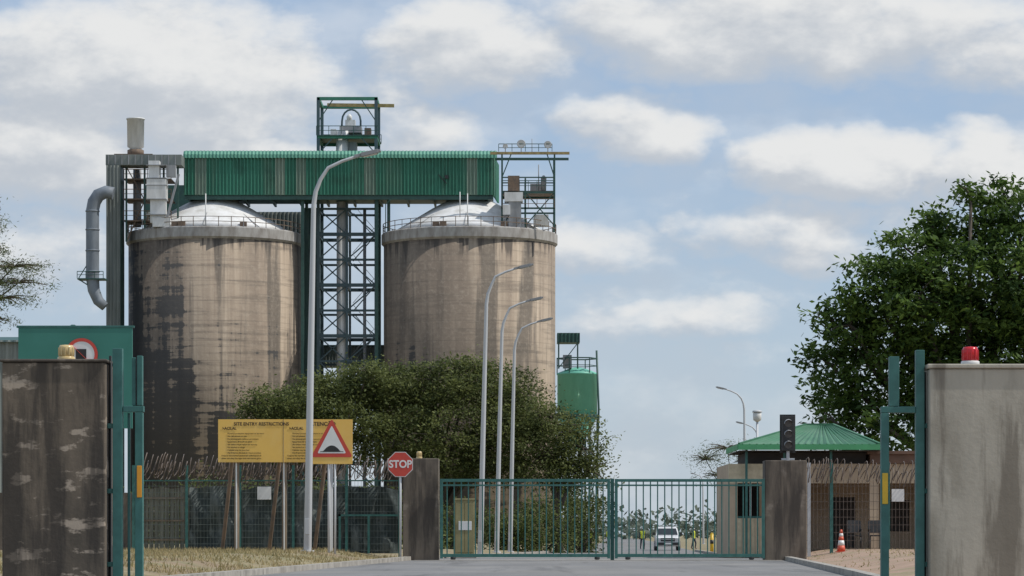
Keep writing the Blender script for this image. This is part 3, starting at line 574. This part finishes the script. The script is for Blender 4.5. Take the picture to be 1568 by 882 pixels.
for xx in np.arange(fx0,fx1+.1,1.66): b.box(xx-.04,xx+.04,fy-.04,fy+.04,0,2.95,M_gate)
for z in np.arange(.3,2.5,.2): b.beam((fx0,fy,z),(fx1,fy,z),.012,M_wire)
for xx in np.arange(fx0,fx1,.1): b.beam((xx,fy+.005,.25),(xx,fy+.005,2.45),.008,M_wire)
b.box(fx0,fx1,fy-.025,fy+.025,2.45,2.49,M_gate)
b.box(-5.4,-3.55,fy-.09,fy-.06,1.36,1.42,M_gate); b.box(-5.4,-5.33,fy-.09,fy-.06,.2,1.42,M_gate); b.box(-4.5,-4.43,fy-.09,fy-.06,.2,1.36,M_gate)
coil(b,fx0,fx1,fy,2.92,.3,.17); coil(b,fx0,fx1,fy+.1,2.74,.25,.21)
b.box(-7.93,-7.5,fy-.09,fy-.07,1.88,2.28,M_signwhite)
b.make('security_fence',((fx0+fx1)/2,fy,0))
b=MB(); b.box(-20,-11.9,92,92.2,-.1,2.1,M_con_m); b.make('boundary_wall',(-16,92,0))
b=MB(); fy=94.5; fx0,fx1=9.1,14.5
for xx in(9.2,9.55,10.27,12.1,13.9): b.box(xx-.05,xx+.05,fy-.05,fy+.05,0,3.1,M_gate if xx>10 else M_gal)
for xx in np.arange(fx0,fx1,.12): b.beam((xx,fy,.35),(xx,fy,2.55),.014,M_rz)
for z in np.arange(.35,2.6,.25): b.beam((fx0,fy+.01,z),(fx1,fy+.01,z),.014,M_rz)
coil(b,fx0,fx1,fy,2.85,.3,.17); coil(b,fx0,fx1,fy+.1,2.65,.24,.22)
b.box(12.2,12.6,fy-.08,fy-.06,1.85,2.25,M_signwhite)
b.make('security_fence',(12,fy,0))

# ------------------------------------------------------------ guard house
M_bei=pm('beige_plaster',(.52,.41,.29),(.42,.33,.23),1.3,(1,1,.6),.9,c3=(.34,.26,.18),scale3=.9,amt3=.5,bump=.2); M_stone=pm('pale_stone_panel',(.62,.54,.38),(.48,.41,.28),5,(1,1,1),.9,bump=.4)
M_roofg=pm('roof_green',(.055,.19,.10),(.04,.14,.075),1.5,(1,.3,.3),.6,c3=(.12,.22,.15),scale3=.8,amt3=.6); M_fasc=pm('fascia_green',(.08,.36,.15),(.07,.3,.13),2,rough=.5); M_dark=pm('dark_interior',(.05,.042,.035),(.035,.03,.026),2); M_brown=pm('brown_fascia',(.16,.09,.06),(.11,.065,.045),2)
b=MB(); fy=101
def wall(x0,x1,z0,z1,m=M_bei,y0=fy,y1=fy+.25): b.box(x0,x1,y0,y1,z0,z1,m)
wall(7.45,7.75,0,2.55); wall(8.65,9.05,0,2.55); wall(7.75,8.65,0,1.35,M_stone,fy+.01,fy+.24); wall(7.45,9.05,2.552,3.22,M_stone)
for xx in np.arange(7.9,8.6,.15): b.box(xx,xx+.03,fy-.02,fy+.005,0,1.35,M_bei)
wall(9.05,10.0,0,3.22,M_bei,fy+.5,fy+.75); wall(10.0,14.6,2.55,3.22)
wall(10.0,10.25,0,2.55); wall(12.3,12.6,0,2.55)
wall(10.0,14.6,0,3.2,M_bei,fy+2.6,fy+2.8); b.box(11.2,12.1,fy+2.58,fy+2.597,.1,2.1,M_dark); b.box(13.1,14,fy+2.58,fy+2.597,.9,2.0,M_dark)
b.box(7.45,7.65,fy+.25,fy+6,0,3.22,M_bei); b.box(14.4,14.6,fy+.25,fy+6,0,3.22,M_bei); b.box(7.45,14.6,fy+5.8,fy+6,0,3.22,M_bei)
b.box(7.75,8.65,fy+1.8,fy+1.9,0,2.6,M_dark); b.box(9.1,9.3,fy+.8,fy+2.6,0,3.2,M_bei)
b.box(8.17,8.23,fy+.05,fy+.12,1.35,2.55,M_white); b.box(7.75,8.65,fy+.05,fy+.12,1.36,1.42,M_gate)
b.box(7.46,14.6,fy+.3,fy+5.8,.02,.06,M_kerb)
for xx in(8.0,9.3,10.9): b.box(xx,xx+.08,fy-.25,fy-.17,0,3.7,M_gate)
b.box(8.1,12.2,fy+.3,fy+4.5,3.225,3.62,M_dark); b.box(12.3,15.0,fy-.1,fy+5.9,3.23,3.55,M_brown); b.box(12.2,15.1,fy-.2,fy+6.1,3.553,3.66,M_brown)  # dark box under the green roof paints in the shadow gap above the wall
ex0,ex1,ey0,ey1,ez=7.75,12.55,fy-.7,fy+4.6,3.84; rx0,rx1,ry,rz_=10.35,11.3,103.5,4.62
def rooffan(a,c,d,e,n):
    for i in range(n):
        t0,t1=i/n,(i+1)/n; a0=Vector(a).lerp(Vector(c),t0); a1=Vector(a).lerp(Vector(c),t1); d0=Vector(d).lerp(Vector(e),t0); d1=Vector(d).lerp(Vector(e),t1); am=(a0+a1)/2+Vector((0,0,.05)); dm=(d0+d1)/2+Vector((0,0,.05))
        b.poly([a0,am,dm,d0],M_roofg); b.poly([am,a1,d1,dm],M_roofg)
rooffan((ex0,ey0,ez),(ex1,ey0,ez),(rx0,ry,rz_),(rx1,ry,rz_),20); rooffan((ex1,ey0,ez),(ex1,ey1,ez),(rx1,ry,rz_),(rx1,ry,rz_),14)
rooffan((ex1,ey1,ez),(ex0,ey1,ez),(rx1,ry,rz_),(rx0,ry,rz_),20); rooffan((ex0,ey1,ez),(ex0,ey0,ez),(rx0,ry,rz_),(rx0,ry,rz_),14)
for p_,q_ in(((ex0,ey0,ez),(rx0,ry,rz_)),((ex1,ey0,ez),(rx1,ry,rz_)),((rx0,ry,rz_),(rx1,ry,rz_))): b.beam(Vector(p_)+Vector((0,0,.05)),Vector(q_)+Vector((0,0,.05)),.10,M_roofg,.06)
b.box(ex0-.03,ex1+.03,ey0-.06,ey0-.02,ez-.16,ez+.03,M_fasc); b.box(ex0-.06,ex0-.02,ey0,ey1,ez-.16,ez+.03,M_fasc); b.box(ex1+.02,ex1+.06,ey0,ey1,ez-.16,ez+.03,M_fasc)
b.box(ex0,ex1,ey0,ey1,ez-.2,ez-.18,M_dark)
b.make('guard_house',(11,fy,0))
def chair(x,y):
    b=MB(); z=gz(x,y)+.0; z=.1 if z<.1 else z
    for dx in(-.22,.22):
        for dy in(-.2,.2): b.tube([(x+dx,y+dy,z),(x+dx*.95,y+dy*.9,z+.45)],.02,M_black,6)
        b.beam((x+dx,y+.2,z+.45),(x+dx,y+.3,z+.95),.04,M_black); b.beam((x+dx,y-.2,z+.66),(x+dx,y+.24,z+.66),.05,M_black)
    b.box(x-.24,x+.24,y-.22,y+.22,z+.44,z+.49,M_black); b.beam((x,y+.22,z+.55),(x,y+.31,z+.98),.4,M_black,.03); b.make('chair',(x,y,z))
chair(11.5,98.6); chair(12.25,98.9)
M_or=pm('cone_orange',(.68,.12,.06),(.58,.10,.05),4,rough=.5)
b=MB(); x,y=10.35,92.4; z=gz(x,y); b.box(x-.17,x+.17,y-.17,y+.17,z,z+.04,M_or)
b.lathe(x,y,[(.135,z+.04),(.11,z+.22)],M_or,20); b.lathe(x,y,[(.111,z+.22),(.088,z+.38)],M_signwhite,20); b.lathe(x,y,[(.087,z+.38),(.07,z+.5)],M_or,20); b.lathe(x,y,[(.071,z+.5),(.055,z+.6)],M_signwhite,20); b.lathe(x,y,[(.054,z+.6),(.03,z+.72)],M_or,20); b.make('traffic_cone',(x,y,z))
M_cab=pm('cabinet_ochre',(.32,.28,.14),(.24,.21,.1),2)
b=MB(); x,y=-1.6,99; z=gz(x,y)
b.box(x-.33,x+.33,y,y+.5,z+.1,z+1.95,M_cab); b.box(x-.36,x+.36,y-.03,y+.53,z+1.952,z+2.02,M_cab); b.box(x-.3,x-.01,y-.02,y-.003,z+.2,z+1.85,M_cab); b.box(x+.01,x+.3,y-.02,y-.003,z+.2,z+1.85,M_cab); b.box(x-.2,x+.24,y-.035,y-.022,z+.95,z+1.25,M_signwhite); b.box(x-.4,x+.4,y-.05,y+.55,z-.05,z+.1,M_kerb)
b.make('electrical_cabinet',(x,y,z),bevel=.008)
b=MB(); x,y=12.4,170; z=gz(x,y); b.box(x-.2,x+.2,y-.2,y+.2,z,z+1.05,M_refly); b.box(x-.22,x+.22,y-.22,y+.22,z+1.052,z+1.12,M_black)
for i in range(10): b.beam((x+.3+i*.3,y,z+.95),(x+.6+i*.3,y,z+.95),.1,M_refly if i%2 else M_black)
b.beam((x+.2,y,z+.95),(x+.3,y,z+.95),.12,M_gal); b.beam((x+3.2,y,z),(x+3.2,y,z+.88),.09,M_refly); b.make('boom_barrier',(x,y,z))
for xx,yy in((10.2,150),(10.9,150),(11.5,152)):
    b=MB(); zz=gz(xx,yy); b.tube([(xx,yy,zz),(xx,yy,zz+1.0)],.09,M_refly,10); b.tube([(xx,yy,zz+.5),(xx,yy,zz+.7)],.093,M_black,10); b.lathe(xx,yy,[(.09,zz+1.0),(.06,zz+1.05),(.01,zz+1.07)],M_refly,10); b.make('bollard',(xx,yy,zz))

# ------------------------------------------------------------ white car (front view)
M_cw=pm('car_white',(.72,.72,.72),(.66,.66,.66),3,rough=.25)
def car(name,x,y,paint,rot=0):
    b=MB(); 
    def loft(secs,m):
        base=len(b.v); n=len(secs[0])
        for s_ in secs: b.v+=s_
        for i in range(len(secs)-1):
            for j in range(n): b.face([base+i*n+j,base+i*n+(j+1)%n,base+(i+1)*n+(j+1)%n,base+(i+1)*n+j],m)
        b.face([base+j for j in range(n)][::-1],m); b.face([base+(len(secs)-1)*n+j for j in range(n)],m)
    def sec(yy,w,zb,zt,ch=.1): return [(-w,yy,zb),(w,yy,zb),(w,yy,zt-ch),(w-ch,yy,zt),(-w+ch,yy,zt),(-w,yy,zt-ch)]
    loft([sec(-2.5,.80,.38,.95),sec(-2.35,.88,.33,1.05),sec(-1.2,.92,.33,1.13),sec(1.2,.92,.33,1.15),sec(2.5,.9,.38,1.12)],paint)
    loft([sec(-1.15,.84,1.12,1.16,.02),sec(-.45,.74,1.12,1.74,.08),sec(1.5,.74,1.12,1.78,.08),sec(2.3,.80,1.12,1.2,.02)],paint)
    b.poly([(-.76,-1.15,1.19),(.76,-1.15,1.19),(.64,-.52,1.68),(-.64,-.52,1.68)],M_glass)
    for s_ in(-1,1):
        b.poly([(s_*.845,-.75,1.2),(s_*.845,1.3,1.2),(s_*.765,1.2,1.66),(s_*.765,-.4,1.66)],M_glass)
        b.box(s_*.72-.13,s_*.72+.13,-2.53,-2.4,.76,.93,M_gal); b.box(s_*1.0-.09,s_*1.0+.09,-.85,-.7,1.15,1.35,M_black)
        for yy in(-1.6,1.6):
            n0=len(b.v); b.lathe(0,0,[(.1,-.12),(.34,-.12),(.38,-.08),(.38,.08),(.34,.12),(.1,.12)],M_black,20); b.lathe(0,0,[(.05,-.13),(.2,-.131),(.21,.131),(.05,.132)],M_gal,14)
            for i in range(n0,len(b.v)): vx,vy,vz=b.v[i]; b.v[i]=(s_*.82+vz,yy+vx,.38+vy)
    b.box(-.52,.52,-2.54,-2.45,.70,.93,M_black); b.box(-.82,.82,-2.6,-2.47,.42,.62,M_black); b.box(-.26,.26,-2.62,-2.605,.47,.58,M_signwhite); b.box(-.48,.48,-2.555,-2.545,.81,.84,M_gal)
    b.box(-.55,.55,.1,1.1,1.79,1.83,M_gal)
    ob=b.make(name,(0,0,0),bevel=.02); ob.location=(x,y,gz(x,y)); ob.rotation_euler=(0,0,rot)
car('white_car',11.5,218,M_cw,-.03)

# ------------------------------------------------------------ people in hi-vis vests
M_vest=pm('hi_vis_vest',(.66,.72,.05),(.55,.6,.04),4); M_trous=pm('navy_trousers',(.03,.035,.06),(.02,.025,.04),4); M_skin=pm('skin',(.13,.07,.045),(.1,.055,.035),4); M_hat=pm('hard_hat',(.7,.7,.68),(.6,.6,.58),4)
def person(x,y,rot,step=.15):
    V=[(0,0,.95),(0,0,1.15),(0,0,1.38),(0,0,1.5),(0,-.01,1.6),(0,-.01,1.7),
       (.18,0,1.4),(.24,.04,1.14),(.25,-.06,.92),(.25,-.08,.80),(-.18,0,1.4),(-.24,-.04,1.14),(-.25,.02,.92),(-.25,.01,.80),
       (.09,0,.88),(.1,-step,.5),(.1,-step*.6,.1),(.1,-step*.6-.14,.05),(-.09,0,.88),(-.1,step*.5,.5),(-.1,step*1.2,.1),(-.1,step*1.2-.14,.05)]
    E=[(0,1),(1,2),(2,3),(3,4),(4,5),(2,6),(6,7),(7,8),(8,9),(2,10),(10,11),(11,12),(12,13),(0,14),(14,15),(15,16),(16,17),(0,18),(18,19),(19,20),(20,21)]
    Rr=[.15,.14,.17,.06,.10,.09,.075,.055,.04,.035,.075,.055,.04,.035,.1,.07,.05,.04,.1,.07,.05,.04]
    me=bpy.data.meshes.new('p'); me.from_pydata(V,E,[]); o=bpy.data.objects.new('tmp',me); S.collection.objects.link(o)
    sk=o.modifiers.new('s','SKIN'); 
    for i,r in enumerate(Rr): me.skin_vertices[0].data[i].radius=(r,r*.8 if i in(0,1,2) else r)
    me.skin_vertices[0].data[0].use_root=True
    o.modifiers.new('ss','SUBSURF').levels=1
    dg=bpy.context.evaluated_depsgraph_get(); m2=bpy.data.meshes.new_from_object(o.evaluated_get(dg)); bpy.data.objects.remove(o)
    m2.materials.clear()
    for m in(M_skin,M_vest,M_trous,M_hat,M_black): m2.materials.append(m)
    for p in m2.polygons:
        z=p.center.z; ax=abs(p.center.x); p.use_smooth=True
        p.material_index=3 if z>1.66 else 0 if z>1.49 else (0 if z<.9 and ax>.2 else (1 if z>.93 and ax<.2 else (2 if z>.12 else 4))) if not(ax>=.2 and z>=.9) else 2
    ob=bpy.data.objects.new('person',m2); S.collection.objects.link(ob); ob.location=(x,y,gz(x,y)); ob.rotation_euler=(0,0,rot)
for x,y,r in((5.6,232,.5),(6.4,238,-1),(10.3,232,.3),(14.6,236,1.3),(8.2,250,2.2)): person(x,y,r)

# ------------------------------------------------------------ sun and sky
el=math.radians(52); az=math.radians(98)   # azimuth clockwise from +Y
D=Vector((math.sin(az)*math.cos(el),math.cos(az)*math.cos(el),math.sin(el)))
sl=bpy.data.lights.new('sun','SUN'); sl.energy=3.3; sl.angle=math.radians(.6); sl.color=(1,.955,.89)
so=bpy.data.objects.new('sun',sl); S.collection.objects.link(so); so.rotation_euler=D.to_track_quat('Z','Y').to_euler(); so.location=(50,-20,80)
W=bpy.data.worlds.new('World'); S.world=W; W.use_nodes=True; nt=W.node_tree; nt.nodes.clear(); N=nt.nodes; L=nt.links
out=N.new('ShaderNodeOutputWorld'); bg=N.new('ShaderNodeBackground'); bg.inputs[1].default_value=.14; L.new(bg.outputs[0],out.inputs[0])
sky=N.new('ShaderNodeTexSky'); sky.sky_type='NISHITA'; sky.sun_disc=False; sky.sun_elevation=el; sky.sun_rotation=az; sky.air_density=1.0; sky.dust_density=1.0; sky.ozone_density=2.0
tc=N.new('ShaderNodeTexCoord'); sp=N.new('ShaderNodeSeparateXYZ'); L.new(tc.outputs['Generated'],sp.inputs[0])
def M(op,a,c=0.0,d=None,clamp=False):
    n=N.new('ShaderNodeMath'); n.operation=op; n.use_clamp=clamp
    for i,v in enumerate((a,c) if d is None else (a,c,d)):
        if isinstance(v,(int,float)): n.inputs[i].default_value=v
        else: L.new(v,n.inputs[i])
    return n.outputs[0]
def smooth(v,a,c,e=0.,f=1.):
    r=N.new('ShaderNodeMapRange'); r.interpolation_type='SMOOTHSTEP'; r.inputs[1].default_value=a; r.inputs[2].default_value=c; r.inputs[3].default_value=e; r.inputs[4].default_value=f; L.new(v,r.inputs[0]); return r.outputs[0]
yy=M('MAXIMUM',sp.outputs[1],.02)
U=M('DIVIDE',sp.outputs[0],yy); Vv=M('DIVIDE',sp.outputs[2],yy)
U=M('MULTIPLY',U,10); Vv=M('MULTIPLY',Vv,10)
def comb(u,v,w=0.0):
    c=N.new('ShaderNodeCombineXYZ')
    for i,q in enumerate((u,v,w)):
        if isinstance(q,(int,float)): c.inputs[i].default_value=q
        else: L.new(q,c.inputs[i])
    return c.outputs[0]
def nz(vec,sc,det=7,ro=.55):
    n=N.new('ShaderNodeTexNoise'); n.inputs['Scale'].default_value=sc; n.inputs['Detail'].default_value=det; n.inputs['Roughness'].default_value=ro; L.new(vec,n.inputs['Vector']); return n
CL=[(-1.23,1.56,.95,.34,1.1),(-.75,1.62,.2,.2,.7),(-1.5,1.30,.7,.32,.9),(-.32,1.36,.5,.18,.7),(-.10,1.66,.55,.2,1.0),(.80,1.74,1.1,.26,1.0),(1.55,1.70,.5,.24,.7),(.40,1.38,.30,.16,.9),(1.12,1.26,.42,.18,1.1),(1.66,1.26,.36,.2,1.0),(.97,1.04,.42,.14,.9),(1.38,1.0,.36,.13,.5),(.26,.97,.38,.11,.55),(.55,.70,.5,.09,.5),(-1.0,1.25,.8,.2,.8),(-1.6,.95,.6,.2,.6),(1.2,.6,.6,.08,.25)]
ws_=nz(comb(U,M('MULTIPLY',Vv,1.5),2.3),2.2,4,.55); ws=N.new('ShaderNodeSeparateColor'); L.new(ws_.outputs['Color'],ws.inputs[0])
wu=M('MULTIPLY',M('SUBTRACT',ws.outputs[0],.5),.55); wv=M('MULTIPLY',M('SUBTRACT',ws.outputs[1],.5),.28)
def density(u,v,det):
    u2=M('ADD',u,wu); v2=M('ADD',v,wv)
    tot=None
    for a,b_,ru,rv,wt in CL:
        p=M('MULTIPLY',M('SUBTRACT',u2,a),1/ru); q=M('MULTIPLY',M('SUBTRACT',v2,b_),1/rv)
        e=M('SUBTRACT',1.0,M('MULTIPLY_ADD',p,p,M('MULTIPLY',q,q))); e=M('MULTIPLY',M('MAXIMUM',e,0.0),wt)
        tot=e if tot is None else M('MAXIMUM',tot,e)
    f=nz(comb(u,M('MULTIPLY',v,1.7),5.1),2.6,det,.57).outputs[0]
    return M('ADD',tot,M('MULTIPLY',M('SUBTRACT',f,.5),1.6))
d0=density(U,Vv,7); d1=density(M('ADD',U,.05),M('ADD',Vv,.085),5)
mask=smooth(d0,-.1,.8); front=smooth(sp.outputs[1],.1,.4)
veil=smooth(ws.outputs[2],.3,.7,.05,.42)
mask=M('MAXIMUM',mask,veil)
mask=M('ADD',M('MULTIPLY',M('SUBTRACT',mask,.4),front),.4)  # even cloud level outside the view, added as white diffuse fill
lit=smooth(M('SUBTRACT',d0,d1),-.3,.45)
def mixc(f,a,c):
    x=N.new('ShaderNodeMix'); x.data_type='RGBA'
    if isinstance(f,(int,float)): x.inputs[0].default_value=f
    else: L.new(f,x.inputs[0])
    for i,v in ((6,a),(7,c)):
        if isinstance(v,tuple): x.inputs[i].default_value=(*v,1)
        else: L.new(v,x.inputs[i])
    return x.outputs[2]
cloud=mixc(lit,(3.75,4.05,4.45),(5.7,5.75,5.75))
haze=mixc(smooth(Vv,0.,1.9),(3.25,4.0,4.85),(2.3,3.25,4.7))
L.new(mixc(mask,mixc(.78,sky.outputs[0],haze),cloud),bg.inputs[0])

# ------------------------------------------------------------ camera
cd=bpy.data.cameras.new('camera'); cam=bpy.data.objects.new('camera',cd); S.collection.objects.link(cam); S.camera=cam
cam.location=(0,0,.8); cam.rotation_euler=(math.radians(90),0,0); cd.sensor_width=36; cd.lens=36*4500/1568; cd.shift_y=377/1568; cd.clip_end=10000; cd.clip_start=.5
